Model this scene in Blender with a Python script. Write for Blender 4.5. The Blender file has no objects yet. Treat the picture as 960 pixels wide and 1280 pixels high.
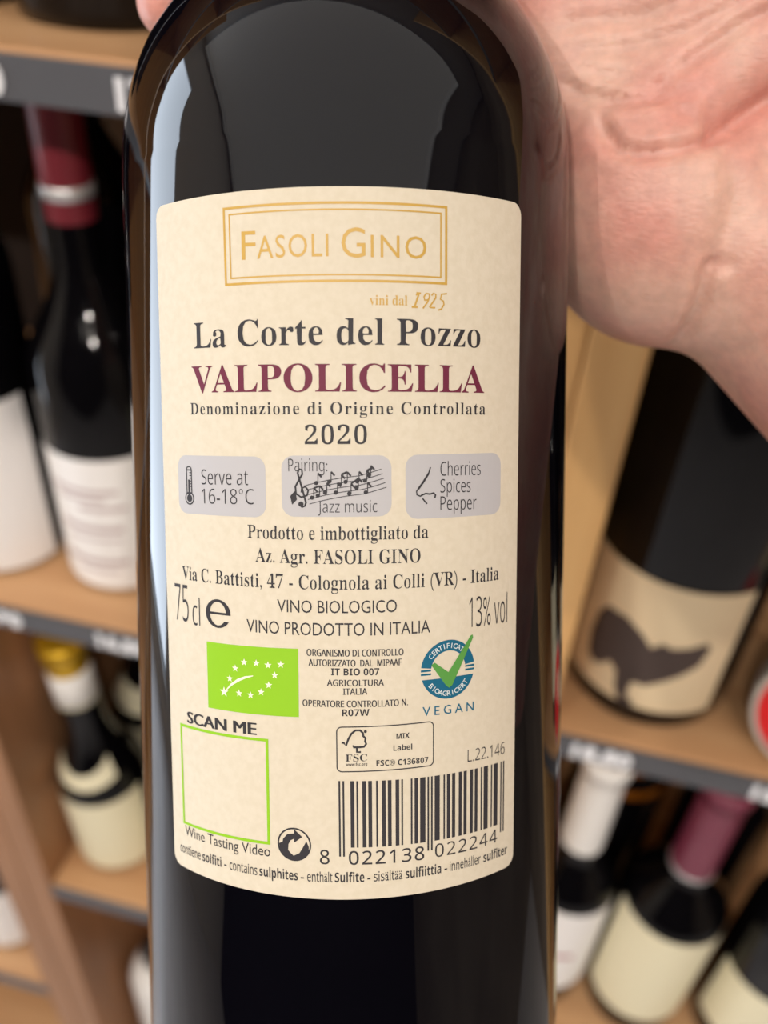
import bpy, bmesh, math, random
import numpy as np
from mathutils import Vector, Matrix
random.seed(4)
scene = bpy.context.scene
COL = scene.collection
PI = math.pi

# ---------------------------------------------------------------- camera
def nrm(v):
    v = np.array(v, float); return v/np.linalg.norm(v)
# world axes written in lens axes (x right, y down, z forward)
WZ = -nrm((-95, 1375, 1111))
WX = np.array((1550571, 305710, -245767.)); WX = nrm(WX - WZ*WX.dot(WZ))
WY = np.cross(WZ, WX)
W = np.stack([WX, WY, WZ])                     # lens axes -> world
CAM = np.array([0, 0, .40])
cd = bpy.data.cameras.new('camera'); camera = bpy.data.objects.new('camera', cd); COL.objects.link(camera)
Rc = W @ np.diag([1, -1, -1])
mw = Matrix.Identity(4)
for i in range(3):
    for j in range(3): mw[i][j] = Rc[i, j]
    mw[i][3] = CAM[i]
camera.matrix_world = mw
cd.sensor_fit = 'HORIZONTAL'; cd.sensor_width = 36; cd.lens = 1111.0/960*36
cd.clip_start = .01
cd.dof.use_dof = True; cd.dof.focus_distance = .126; cd.dof.aperture_fstop = cd.lens/2.5
scene.camera = camera

# ---------------------------------------------------------------- light
world = bpy.data.worlds.new('world'); scene.world = world; world.use_nodes = True
world.node_tree.nodes['Background'].inputs[0].default_value = (.62, .78, 1, 1)
world.node_tree.nodes['Background'].inputs[1].default_value = 1.0
def area(name, loc, aim, sx, sy, power, col):
    l = bpy.data.lights.new(name, 'AREA'); l.shape = 'RECTANGLE'; l.size = sx; l.size_y = sy
    l.energy = power; l.color = col
    o = bpy.data.objects.new(name, l); COL.objects.link(o)
    o.location = loc; d = Vector(aim)-Vector(loc)
    o.rotation_euler = d.to_track_quat('-Z', 'Y').to_euler()
    return o
area('window_daylight', (-2.40, .20, .25), (0, .20, .25), .75, 2.3, 30, (.80, .89, 1))
SPOTS = [(-1.2, -1.95), (-.40, -1.95), (.40, -1.95), (1.2, -1.95)]
for k, (lx, ly) in enumerate(SPOTS):
    area('spot_lamp_light', (lx, ly, 1.815), (lx*.3, .3, 0), .07, .07, 15, (1, .91, .82))
FILL_PANEL = (-.35, -.72, 3.75, 1.9)      # added fill panel standing in for a bright ceiling: centre x, y, width, depth
area('added_fill_light', (FILL_PANEL[0], FILL_PANEL[1], 1.82), (FILL_PANEL[0], FILL_PANEL[1], 0), FILL_PANEL[2], FILL_PANEL[3], 12.5, (1, .97, .93))  # added light, gives the held bottle its grey sheen
scene.view_settings.view_transform = 'Standard'
scene.view_settings.look = 'None'
scene.view_settings.gamma = 1
scene.view_settings.exposure = 0.40

# ---------------------------------------------------------------- materials
def lin(r, g, b):
    f = lambda c: (c/255/12.92 if c/255 <= .04045 else ((c/255+.055)/1.055)**2.4)
    return (f(r), f(g), f(b), 1)
def mat(name, col, rough=.5, spec=.5, metal=0, noise=None, bump=None, coat=0, sss=0, emit=None):
    m = bpy.data.materials.new(name); m.use_nodes = True; nt = m.node_tree; N = nt.nodes; L = nt.links
    b = N['Principled BSDF']
    b.inputs['Base Color'].default_value = col
    b.inputs['Roughness'].default_value = rough
    b.inputs['Metallic'].default_value = metal
    b.inputs['Specular IOR Level'].default_value = spec
    b.inputs['Coat Weight'].default_value = coat
    if emit:
        b.inputs['Emission Color'].default_value = col; b.inputs['Emission Strength'].default_value = emit
    tc = N.new('ShaderNodeTexCoord')
    if noise:
        sc_, col2, amt = noise
        mp = N.new('ShaderNodeMapping'); mp.inputs['Scale'].default_value = sc_ if isinstance(sc_, tuple) else (sc_,)*3
        L.new(tc.outputs['Object'], mp.inputs[0])
        n = N.new('ShaderNodeTexNoise'); n.inputs['Scale'].default_value = 1; n.inputs['Detail'].default_value = 5
        L.new(mp.outputs[0], n.inputs['Vector'])
        r = N.new('ShaderNodeMapRange'); r.inputs[1].default_value = .35; r.inputs[2].default_value = .65
        r.inputs[4].default_value = amt
        L.new(n.outputs['Fac'], r.inputs[0])
        mx = N.new('ShaderNodeMix'); mx.data_type = 'RGBA'
        mx.inputs[6].default_value = col; mx.inputs[7].default_value = col2
        L.new(r.outputs[0], mx.inputs[0]); L.new(mx.outputs[2], b.inputs['Base Color'])
    if bump:
        bs, bd, st = bump
        n2 = N.new('ShaderNodeTexNoise'); n2.inputs['Scale'].default_value = bs; n2.inputs['Detail'].default_value = 4
        L.new(tc.outputs['Object'], n2.inputs['Vector'])
        bp = N.new('ShaderNodeBump'); bp.inputs['Distance'].default_value = bd; bp.inputs['Strength'].default_value = st
        L.new(n2.outputs['Fac'], bp.inputs['Height']); L.new(bp.outputs[0], b.inputs['Normal'])
    if sss:
        b.inputs['Subsurface Weight'].default_value = sss
        b.inputs['Subsurface Radius'].default_value = (1, .35, .2); b.inputs['Subsurface Scale'].default_value = .004
    return m
M = {}
M['oak'] = mat('oak_wood', lin(206, 152, 96), .5, .4, noise=((7, 7, 60), lin(176, 120, 70), .6))      # grain set for boards along x below
M['oak_board'] = mat('oak_board', lin(204, 160, 116), .45, .4, noise=((4, 60, 60), lin(180, 132, 90), .6))
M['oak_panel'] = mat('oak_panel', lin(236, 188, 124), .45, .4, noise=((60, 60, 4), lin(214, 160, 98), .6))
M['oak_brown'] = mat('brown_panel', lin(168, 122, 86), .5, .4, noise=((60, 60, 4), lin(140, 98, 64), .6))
M['dark_back'] = mat('dark_back_panel', lin(34, 27, 24), .7, .2)
M['rail'] = mat('grey_rail', lin(84, 84, 88), .45, .4)
M['white_paint'] = mat('white_numeral', lin(235, 235, 238), .5)
M['plaster'] = mat('white_plaster', lin(226, 222, 216), .9, .2)
M['wall'] = mat('wall_paint', lin(150, 138, 124), .9, .2, noise=(3, lin(100, 86, 74), .5))
M['wall_dark'] = mat('dark_wall_paint', lin(34, 35, 44), .8, .2)
M['floor'] = mat('floor_tile', lin(206, 204, 206), .3, .5, noise=(4, lin(190, 188, 190), .6))
M['frame_white'] = mat('window_frame', lin(215, 215, 215), .5)
M['lamp_glass'] = mat('lamp_diffuser', (1, .88, .74, 1), .5, emit=9)
M['glass_black'] = mat('dark_wine_glass', (.0025, .0022, .0028, 1), .06, .3)
M['glass_green'] = mat('dark_green_glass', (.006, .008, .005, 1), .08, .5)
M['glass_hero'] = mat('hero_dark_glass', (.0018, .0016, .0030, 1), .03, .42)
M['paper'] = mat('label_paper', lin(218, 208, 188), .75, .25, noise=(900, lin(208, 197, 174), .5), bump=(1500, .00005, .7))
M['white_label'] = mat('white_label', lin(246, 243, 241), .6, .3)
M['cream_label'] = mat('cream_label', lin(238, 230, 198), .6, .3)
M['sand_label'] = mat('sand_label', lin(226, 204, 168), .6, .3)
M['burgundy'] = mat('burgundy_capsule', lin(112, 34, 44), .35, .5)
M['plum'] = mat('plum_capsule', lin(122, 50, 72), .35, .5)
M['silver'] = mat('silver_band', lin(200, 198, 198), .35, .5, metal=.6)
M['white_cap'] = mat('white_capsule', lin(244, 242, 238), .4, .5)
M['gold_cap'] = mat('gold_capsule', lin(212, 168, 40), .3, .5, metal=.6)
M['black_cap'] = mat('black_capsule', lin(34, 34, 38), .3, .5)
M['amber'] = mat('amber_capsule', lin(150, 84, 12), .4, .5)
M['red_tin'] = mat('red_tin', lin(225, 30, 34), .35, .5)
M['tin_rim'] = mat('tin_rim', lin(190, 182, 172), .35, .5)
M['ink'] = mat('black_ink', lin(52, 50, 54), .6, .3)
M['ink_soft'] = mat('faded_ink', lin(78, 66, 62), .7, .2)
M['ink_rose'] = mat('rose_ink', lin(170, 80, 92), .6, .3)
M['ink_faint'] = mat('faint_ink', lin(196, 178, 178), .6, .3)
M['gold_ink'] = mat('gold_ink', lin(196, 156, 66), .45, .5)
M['wine_ink'] = mat('wine_ink', lin(108, 38, 62), .6, .3)
M['grey_ink'] = mat('grey_panel_ink', lin(186, 184, 186), .6, .3)
M['green_ink'] = mat('green_ink', lin(142, 196, 34), .6, .3)
M['check_green'] = mat('check_green', lin(88, 152, 70), .6, .3)
M['teal_ink'] = mat('teal_ink', lin(18, 98, 128), .6, .3)
M['pale_ink'] = mat('pale_ink', lin(214, 222, 220), .6, .3)
M['cream_ink'] = mat('cream_ink', lin(240, 238, 214), .6, .3)

# skin: mottled pink
def skin():
    m = bpy.data.materials.new('palm_skin'); m.use_nodes = True; nt = m.node_tree; N = nt.nodes; L = nt.links
    b = N['Principled BSDF']; b.inputs['Roughness'].default_value = .46
    b.inputs['Subsurface Weight'].default_value = .25
    b.inputs['Subsurface Radius'].default_value = (1, .38, .22); b.inputs['Subsurface Scale'].default_value = .005
    tc = N.new('ShaderNodeTexCoord')
    n = N.new('ShaderNodeTexNoise'); n.inputs['Scale'].default_value = 42; n.inputs['Detail'].default_value = 3
    L.new(tc.outputs['Object'], n.inputs['Vector'])
    cr = N.new('ShaderNodeValToRGB')
    cr.color_ramp.elements[0].position = .38; cr.color_ramp.elements[0].color = lin(216, 172, 154)
    cr.color_ramp.elements[1].position = .62; cr.color_ramp.elements[1].color = lin(208, 144, 130)
    L.new(n.outputs['Fac'], cr.inputs[0])
    n3 = N.new('ShaderNodeTexNoise'); n3.inputs['Scale'].default_value = 420; n3.inputs['Detail'].default_value = 4
    L.new(tc.outputs['Object'], n3.inputs['Vector'])
    mx = N.new('ShaderNodeMix'); mx.data_type = 'RGBA'; mx.blend_type = 'MULTIPLY'
    r = N.new('ShaderNodeMapRange'); r.inputs[1].default_value = .3; r.inputs[2].default_value = .7; r.inputs[3].default_value = .88; r.inputs[4].default_value = 1.06
    L.new(n3.outputs['Fac'], r.inputs[0]); mx.inputs[0].default_value = 1
    L.new(cr.outputs[0], mx.inputs[6]); L.new(r.outputs[0], mx.inputs[7]); L.new(mx.outputs[2], b.inputs['Base Color'])
    # fine skin lines
    v = N.new('ShaderNodeTexVoronoi'); v.feature = 'DISTANCE_TO_EDGE'; v.inputs['Scale'].default_value = 900
    mp = N.new('ShaderNodeMapping'); mp.inputs['Rotation'].default_value = (0, .5, 0); mp.inputs['Scale'].default_value = (.45, 1, 1)
    L.new(tc.outputs['Object'], mp.inputs[0]); L.new(mp.outputs[0], v.inputs['Vector'])
    b1 = N.new('ShaderNodeBump'); b1.inputs['Distance'].default_value = .0004; b1.inputs['Strength'].default_value = .22
    L.new(v.outputs['Distance'], b1.inputs['Height'])
    n4 = N.new('ShaderNodeTexNoise'); n4.inputs['Scale'].default_value = 130; n4.inputs['Detail'].default_value = 5
    mp2 = N.new('ShaderNodeMapping'); mp2.inputs['Rotation'].default_value = (0, .35, 0); mp2.inputs['Scale'].default_value = (.4, 1, 1.5)
    L.new(tc.outputs['Object'], mp2.inputs[0]); L.new(mp2.outputs[0], n4.inputs['Vector'])
    b2 = N.new('ShaderNodeBump'); b2.inputs['Distance'].default_value = .0008; b2.inputs['Strength'].default_value = .12
    L.new(n4.outputs['Fac'], b2.inputs['Height']); L.new(b1.outputs[0], b2.inputs['Normal']); L.new(b2.outputs[0], b.inputs['Normal'])
    return m
M['skin'] = skin()

# ---------------------------------------------------------------- builders
def link(name, me, m=None, parent=None, loc=None, smooth=False):
    if m is not None and not me.materials: me.materials.append(m)
    if smooth: me.shade_smooth()
    o = bpy.data.objects.new(name, me); COL.objects.link(o)
    if parent is not None: o.parent = parent
    if loc is not None: o.location = loc
    return o
def empty(name, loc, label, cat, group=None):
    o = bpy.data.objects.new(name, None); COL.objects.link(o); o.location = loc
    o.empty_display_size = .02
    tag(o, label, cat, group); return o
def tag(o, label, cat, group=None):
    o['label'] = label; o['category'] = cat
    if group: o['group'] = group
    return o
def struct(o): o['kind'] = 'structure'; return o
def box_mesh(x0, x1, y0, y1, z0, z1, bevel=0):
    bm = bmesh.new(); bmesh.ops.create_cube(bm, size=1)
    for v in bm.verts:
        v.co = Vector((x0+(v.co.x+.5)*(x1-x0), y0+(v.co.y+.5)*(y1-y0), z0+(v.co.z+.5)*(z1-z0)))
    if bevel: bmesh.ops.bevel(bm, geom=bm.edges[:], offset=bevel, segments=2, affect='EDGES', profile=.5)
    me = bpy.data.meshes.new('box'); bm.to_mesh(me); bm.free(); return me
def lathe_mesh(prof, seg=48, a0=0, a1=2*PI):
    full = abs(a1-a0-2*PI) < 1e-6
    n = seg if full else seg+1
    V = []; F = []
    for r, z in prof:
        for k in range(n):
            a = a0+(a1-a0)*k/seg
            V.append((r*math.cos(a), r*math.sin(a), z))
    for i in range(len(prof)-1):
        for k in range(seg):
            k2 = (k+1) % n if full else k+1
            F.append((i*n+k, i*n+k2, (i+1)*n+k2, (i+1)*n+k))
    me = bpy.data.meshes.new('lathe'); me.from_pydata(V, [], F); me.validate()
    bm = bmesh.new(); bm.from_mesh(me); bmesh.ops.remove_doubles(bm, verts=bm.verts[:], dist=1e-6)
    bmesh.ops.recalc_face_normals(bm, faces=bm.faces[:]); bm.to_mesh(me); bm.free()
    return me
def mesh_uv(P, F): me = bpy.data.meshes.new('print'); me.from_pydata(P, [], F); return me

# ---------------------------------------------------------------- room
XL, XR, YB, YF, ZF, ZC = -2.3, 2.2, -2.4, .66, -1.1, 1.88
struct(link('floor', box_mesh(XL, XR, YB, YF, ZF-.06, ZF), M['floor']))
struct(link('ceiling', box_mesh(XL, XR, YB, YF, ZC, ZC+.06), M['plaster']))
struct(link('wall_front', box_mesh(XL, XR, YF, YF+.06, ZF, ZC), M['wall']))
struct(link('wall_back', box_mesh(XL, XR, YB-.06, YB, ZF, ZC), M['wall_dark']))
struct(link('wall_right', box_mesh(XR, XR+.06, YB, YF, ZF, ZC), M['wall']))
wy0, wy1, wz0, wz1 = -.175, .575, -.9, 1.4
bm = bmesh.new()
def addbox(bm, x0, x1, y0, y1, z0, z1):
    g = bmesh.ops.create_cube(bm, size=1)['verts']
    for v in g: v.co = Vector((x0+(v.co.x+.5)*(x1-x0), y0+(v.co.y+.5)*(y1-y0), z0+(v.co.z+.5)*(z1-z0)))
for b_ in [(YB, YF, ZF, wz0), (YB, YF, wz1, ZC), (YB, wy0, wz0, wz1), (wy1, YF, wz0, wz1)]:
    addbox(bm, XL-.06, XL, *b_)
me = bpy.data.meshes.new('wall'); bm.to_mesh(me); bm.free()
struct(link('wall_left', me, M['plaster']))
win = bpy.data.objects.new('window_1', None); COL.objects.link(win); win.location = (XL, (wy0+wy1)/2, wz0); struct(win)
for n_, b_ in (('sill', (-.08, .04, -.42, .42, -.03, 0)), ('jamb', (-.05, 0, -.375, -.35, 0, 2.3)), ('jamb', (-.05, 0, .35, .375, 0, 2.3)),
               ('head', (-.05, 0, -.375, .375, 2.26, 2.3))):
    link(n_, box_mesh(*b_, bevel=.003), M['frame_white'], win)

# ---------------------------------------------------------------- shelving
PT = .025
FY = .326           # front plane of the shelving
def numerals(s, height, m, parent, loc, name='price_numerals'):
    c = bpy.data.curves.new('n', 'FONT'); c.body = s; c.size = height/.7; c.extrude = .0004; c.offset = .0009; c.resolution_u = 3
    c.space_character = 1.05
    o = bpy.data.objects.new('n', c); COL.objects.link(o)
    dg = bpy.context.evaluated_depsgraph_get(); dg.update()
    me = bpy.data.meshes.new_from_object(o.evaluated_get(dg)); bpy.data.objects.remove(o)
    for v in me.vertices: v.co = Vector((v.co.x, -v.co.z, v.co.y))
    return link(name, me, m, parent, loc)
def shelf_unit(x0, x1, heights, label, lm, rm, tags, group=None, z1=1.5, wide=None, lz=None, rz=None):
    """x0..x1 outer faces; heights of board tops"""
    u = empty('shelving_unit', ((x0+x1)/2, FY, ZF), label, 'shelf', group)
    ox, oz = (x0+x1)/2, ZF
    def P(name, a, b, c, d, e, f, m, par=u, bev=.0015):
        return link(name, box_mesh(a-ox, b-ox, c-FY, d-FY, e-oz, f-oz, bev), m, par)
    P('side_panel', x0, x0+PT, FY, YF-.002, ZF, lz or z1, lm); P('side_panel', x1-PT, x1, FY, YF-.002, ZF, rz or z1, rm)
    P('back_panel', x0+PT, x1-PT, YF-.012, YF-.002, ZF, z1, M['dark_back'])
    for h in heights:
        w0 = x0 if wide is None or h < -.01 else wide
        bd = P('shelf_board', w0+PT+.0005, x1-PT-.0005, FY+.003, YF-.013, h-.018, h, M['oak_board'])
        rl = P('price_rail', w0+PT+.001, x1-PT-.001, FY+.0005, FY+.0028, h-.0195, h-.002, M['rail'], bd, .0004)
        for (tx, s) in tags.get(h, []):
            pass
        for (tx, s) in tags.get(h, []):
            numerals(s, .0105, M['white_paint'], bd, (tx-ox, .0002, h-oz-.0165))
    return u
XC0, XC1 = -.365, .0105
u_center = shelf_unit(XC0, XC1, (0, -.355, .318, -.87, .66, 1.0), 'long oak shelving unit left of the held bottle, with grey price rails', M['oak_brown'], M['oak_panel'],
                      {0: [(-.325, '14,90'), (-.241, '16,50')], .318: [(-.262, '19,80'), (-.1815, '17,50')]}, wide=-.83, lz=-.0195)
u_right = shelf_unit(.011, .42, (0, -.385, .33, -.75, .66, 1.0), 'golden oak shelving unit right of the held bottle', M['oak_panel'], M['oak_panel'],
                     {0: [(.049, '18,80'), (.147, '15,60')]})
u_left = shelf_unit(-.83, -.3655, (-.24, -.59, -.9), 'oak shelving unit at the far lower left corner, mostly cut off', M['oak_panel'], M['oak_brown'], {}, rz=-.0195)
for c_ in list(u_left.children):
    c_.parent = u_center; c_.location = u_left.location-u_center.location
bpy.data.objects.remove(u_left)
u_far = shelf_unit(-1.30, -.831, (0, -.355, .318, -.8, .66, 1.0), 'oak shelving unit at the far left end, outside the picture', M['oak_panel'], M['oak_panel'], {})

# ---------------------------------------------------------------- bottles on the shelves
def bottle(x, y, z, label, r=.0375, h=.30, glass='glass_black', cap=None, capm=None, shoulder=None, labels=(), neck=.0138, name='wine_bottle', group=None, tip=None, cap2=None, bulge=0, lean=0, nl=.06):
    """labels: (z0, z1, half angle, centre angle, material[, curved top depth])"""
    o = empty(name, (x, y, z), label, 'bottle', group); o.rotation_euler[1] = math.radians(lean)
    sh = shoulder or .19
    nz = min(sh+nl, h-.045)
    prof = [(0, .012), (r*.6, .004), (r*.86, 0), (r*.96, .002), (r, .008), (r, sh*.6), (r, sh)]
    for k in range(1, 9):
        t = k/8; s = .5-.5*math.cos(PI*t)
        if bulge: s = s**.8
        prof.append((r+(neck-r)*s, sh+(nz-sh)*t))
    prof += [(neck-.0004, h-.02), (neck-.0004, h-.012), (neck+.0014, h-.012), (neck+.0014, h-.001), (0, h)]
    link('glass_body', lathe_mesh(prof, 40), M[glass], o, smooth=True)
    if cap:
        cz = h-cap
        pr = []
        def rad(zz):
            for (ra, za), (rb, zb) in zip(prof[4:-1], prof[5:]):
                if za <= zz <= zb and zb > za: return ra+(rb-ra)*(zz-za)/(zb-za)
            return neck+.0014
        for k in range(9):
            zz = cz+(h-.013-cz)*k/8
            pr.append((rad(zz)+.0005, zz))
        pr += [(neck+.002, h-.012), (neck+.002, h+.0004), (neck*.9, h+.0012), (0, h+.0012)]
        link('capsule', lathe_mesh(pr, 32), M[capm], o, smooth=True)
        if cap2:
            for (za, zb, mm) in cap2:
                link('capsule_band', lathe_mesh([(rad(za)+.0004, za), (rad(za)+.0011, za+.0003), (rad(zb)+.0011, zb-.0003), (rad(zb)+.0004, zb)], 32), M[mm], o, smooth=True)
    for L_ in labels:
        z0, z1, ha, ca, mm = L_[:5]; crescent = L_[5] if len(L_) > 5 else 0
        n = 40; V = []; F = []
        for k in range(n+1):
            t = k/n*2-1; a = -PI/2+math.radians(ca+t*ha)
            zt = z1; zb = z0
            if crescent:
                zb = z0+(t*t)*crescent*.45; zt = z1-(1-t*t)*crescent
                if zt < zb+.002: zt = zb+.002
            for q in range(5):
                zz = zb+(zt-zb)*q/4
                rr = r if zz <= sh else None
                if rr is None:
                    t_ = (zz-sh)/(nz-sh); s = .5-.5*math.cos(PI*min(t_, 1)); s = s**.8 if bulge else s
                    rr = r+(neck-r)*s
                V.append(((rr+.0006)*math.cos(a), (rr+.0006)*math.sin(a), zz))
        for k in range(n):
            for q in range(4):
                F.append((k*5+q, (k+1)*5+q, (k+1)*5+q+1, k*5+q+1))
        nm = 'neck_label' if z0 > .125 else 'label'
        lo = link(nm, mesh_uv(V, F), M[mm], o, smooth=True)
        if mm == 'white_label' and nm == 'label' and len(L_) > 6:
            for (rows, mk) in L_[6]:
                for (uu0, uu1, vv0, vv1) in rows:
                    V = []; F = []
                    for k in range(9):
                        a = -PI/2+(uu0+(uu1-uu0)*k/8)/r
                        for zz in (vv0, vv1): V.append(((r+.0009)*math.cos(a), (r+.0009)*math.sin(a), zz))
                    for k in range(8): F.append((2*k, 2*k+2, 2*k+3, 2*k+1))
                    link('printed_line', mesh_uv(V, F), M[mk], lo, smooth=True)
    return o
lab_rows = [([(-.024, .020, .078, .081), (-.018, .012, .073, .0755), (-.004, .024, .066, .069)], 'ink_faint'), ([(-.02, .02, .05, .054), (-.015, .018, .043, .045)], 'ink_faint'),
            ([(-.022, .02, .024, .028), (-.012, .014, .018, .020)], 'ink_faint')]
# shelf level with the camera's view, left
bottle(-.330, .385, 0, 'dark wine bottle with a plain white label, cut by the left picture edge', r=.0375, h=.30, labels=[(.004, .124, 80, 0, 'white_label', 0, [([(.006, .012, .052, .056)], 'ink_faint')])], cap=.06, capm='black_cap')
bottle(-.2485, .392, 0, 'dark wine bottle with burgundy capsule, silver ring and white printed label', r=.0365, h=.305, shoulder=.150, neck=.0125, cap=.078, capm='burgundy', bulge=1,
       labels=[(.004, .102, 88, 0, 'white_label', 0, lab_rows)], cap2=[(.238, .245, 'silver')])
bottle(-.160, .39, 0, 'dark wine bottle hidden behind the held bottle, left of the oak divider', r=.0375, h=.30, labels=[(.03, .12, 60, 0, 'cream_label')], cap=.06, capm='black_cap')
bottle(-.070, .39, 0, 'dark wine bottle hidden behind the held bottle, against the oak divider', r=.0375, h=.30, labels=[(.03, .12, 60, 0, 'white_label')], cap=.06, capm='burgundy')
for k in range(4):
    bottle(-.305+.083*k, .50, 0, 'black wine bottle in the second row, ' + ('behind the bottle cut by the left picture edge', 'behind the burgundy capsule with silver ring', 'third from the left, behind the held bottle', 'against the oak divider, behind the held bottle')[k], h=.30, labels=(), cap=.06, capm='black_cap', group='second row behind the white labelled bottles')
# right, same shelf
big = bottle(.0867, .390, 0, 'large black wine bottle with sand label showing a dark animal', r=.048, h=.35, shoulder=.225, nl=.08, labels=[(.017, .107, 54, -14, 'sand_label')], cap=.06, capm='black_cap')
# dark striding animal printed on the label
def blob_print(r, polys, m, parent, name, off=.001):
    for poly in polys:
        bm = bmesh.new(); vs = [bm.verts.new((u, v, 0)) for u, v in poly]; bm.faces.new(vs)
        us = [p[0] for p in poly]; u = math.floor(min(us)/.002)*.002
        while u < max(us):
            g = bm.verts[:]+bm.edges[:]+bm.faces[:]
            bmesh.ops.bisect_plane(bm, geom=g, plane_co=(u, 0, 0), plane_no=(1, 0, 0)); u += .002
        for v in bm.verts:
            a = v.co.x/r; v.co = Vector(((r+off)*math.sin(a), -(r+off)*math.cos(a), v.co.y))
        bmesh.ops.triangulate(bm, faces=bm.faces[:])
        me = bpy.data.meshes.new('p'); bm.to_mesh(me); bm.free(); link(name, me, m, parent)
animal = [(-.031, .060), (-.026, .068), (-.014, .069), (-.004, .064), (.003, .057), (.008, .062), (.013, .060), (.021, .062), (.030, .066), (.033, .062), (.030, .050), (.022, .042),
          (.014, .036), (.006, .030), (.000, .030), (-.003, .025), (-.001, .018), (.004, .015), (.001, .0115), (-.005, .013), (-.009, .021), (-.011, .032), (-.016, .036), (-.020, .030), (-.026, .027), (-.031, .031), (-.033, .045)]
lb = [c for c in big.children if c.name.startswith('label')][0]
blob_print(.048, [[(a*.96-.0125, b_*1.05+.004) for a, b_ in animal]], M['ink_soft'], lb, 'animal_print')
for k in range(3):
    bottle(.080+.1*k, .515, 0, 'black wine bottle in the second row, ' + ('straight behind the animal label bottle', 'behind the round red tin', 'at the far right, beyond the red tin')[k], h=.31, shoulder=.2, cap=.06, capm='black_cap', group='second row behind the animal labelled bottle')
bottle(.235, .385, 0, 'black wine bottle right of the red tin, outside the picture edge', r=.0385, h=.31, labels=[(.03, .12, 60, 0, 'cream_label')], cap=.06, capm='burgundy')
# red tin standing on its rim
tin = empty('round_tin', (.172, .350, .0355), 'round red tin with pale rim and emblem, at the right picture edge', 'tin')
tin.rotation_euler = (math.radians(72), 0, math.radians(-14))
link('tin_body', lathe_mesh([(0, -.012), (.033, -.012), (.0345, -.010), (.0345, .009), (.0338, .0105), (0, .0105)], 48), M['tin_rim'], tin, smooth=False)
link('lid', lathe_mesh([(0, .0135), (.026, .0135), (.0300, .0125), (.0312, .0105)], 48), M['red_tin'], tin, smooth=True)
link('emblem', lathe_mesh([(0, .0139), (.009, .0139), (.010, .0137), (.011, .0134)], 24), M['cream_label'], tin, (-.0095, .004, 0), smooth=True)
# upper shelf, left
for k, xx in enumerate((-.311, -.217, -.122)):
    bottle(xx, .408, .318, ('black wine bottle on the upper left shelf, only its base in view', 'wide black wine bottle on the upper left shelf, beside the fingertip', 'black wine bottle on the upper shelf, hidden behind the held bottle')[k], r=.0455, h=.32, cap=.06, capm='black_cap', group='bottles on the upper left shelf')
# lower shelf, left
bottle(-.3015, .388, -.355, 'wine bottle with gold and white capsule and cream crescent neck label', r=.0365, h=.258, shoulder=.093, neck=.0160, cap=.058, lean=-3.2, nl=.08, capm='gold_cap', bulge=1,
       labels=[(.006, .098, 85, 0, 'cream_label'), (.113, .140, 60, 0, 'cream_label', .014)], cap2=[(.198, .230, 'white_cap'), (.195, .204, 'cream_label')])
bottle(-.212, .392, -.355, 'wine bottle with cream label right of the gold capped one', r=.0385, h=.285, shoulder=.14, neck=.0145, cap=.055, capm='black_cap', labels=[(.006, .112, 80, 0, 'cream_label')])
bottle(-.2985, .472, -.355, 'dark bottle with cream crescent label in the shade behind the gold capped bottle', r=.0375, h=.258, shoulder=.093, nl=.08, neck=.016, cap=.058, capm='black_cap', bulge=1, labels=[(.006, .098, 85, 0, 'cream_label'), (.112, .144, 75, 10, 'cream_label', .008)])
bottle(-.214, .475, -.355, 'plain dark bottle in the second row right of the gold capped bottle', r=.0375, h=.28, cap=.058, capm='black_cap')
bottle(-.135, .40, -.355, 'dark wine bottle hidden behind the lower end of the held bottle', labels=[(.02, .11, 60, 0, 'white_label')], cap=.06, capm='black_cap')
# lowest left: white bodied bottle with black stopper
wb = empty('white_bottle', (-.296, .392, -.87), 'white bottle with round black stopper, low beside the held bottle', 'bottle')
link('bottle_body', lathe_mesh([(0, 0), (.030, 0), (.034, .004), (.034, .235), (.031, .25), (.024, .258), (.016, .262), (.015, .266), (0, .266)], 40), M['white_cap'], wb, smooth=True)
link('stopper', lathe_mesh([(0, .262), (.0155, .262), (.0165, .268), (.0165, .288), (.013, .297), (.006, .301), (0, .302)], 32), M['black_cap'], wb, smooth=True)
# far lower left neighbour
bottle(-.462, .388, -.59, 'wine bottle with white label at the lower left picture edge', labels=[(.008, .11, 80, 0, 'white_label')], cap=.06, capm='black_cap')
# lower shelf, right
bottle(.086, .388, -.385, 'wine bottle with long white capsule and cream label with red mark', r=.0355, h=.300, shoulder=.152, nl=.045, neck=.0152, cap=.099, capm='white_cap',
       labels=[(.034, .154, 78, 0, 'white_label', 0, [([(.002, .016, .088, .093)], 'ink_rose')])])
bottle(.164, .388, -.385, 'wine bottle with plum capsule and plain cream label', r=.0385, h=.302, shoulder=.156, nl=.045, neck=.0155, cap=.100, capm='plum', cap2=[(.202, .206, 'silver')],
       labels=[(.030, .158, 76, 0, 'cream_label')])
bottle(.2530, .388, -.385, 'dark wine bottle with cream label in the lower right picture corner', r=.0385, h=.302, shoulder=.165, cap=.06, capm='black_cap', labels=[(.030, .110, 76, 0, 'cream_label')])
bottle(.115, .470, -.385, 'dark bottle with amber neck band, in shade behind the white capped bottle', r=.0375, h=.29, cap=.055, capm='black_cap', cap2=[(.196, .222, 'amber')])
bottle(.205, .475, -.385, 'dark bottle in shade behind the plum capped bottle', r=.0375, h=.295, cap=.055, capm='black_cap')

# ---------------------------------------------------------------- the held bottle
RS = .0375
Rf = np.array([[0.9999865027991455, 0.005167511357180266, -0.000539486707887965], [-0.005195596167387803, 0.9945810728472382, -0.10383397957558066], [0.0, 0.10383538106257467, 0.9945944970889342]])
tf = np.array([-0.15827642388673346, 0.0, 4.2527931938651165])*RS
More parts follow.
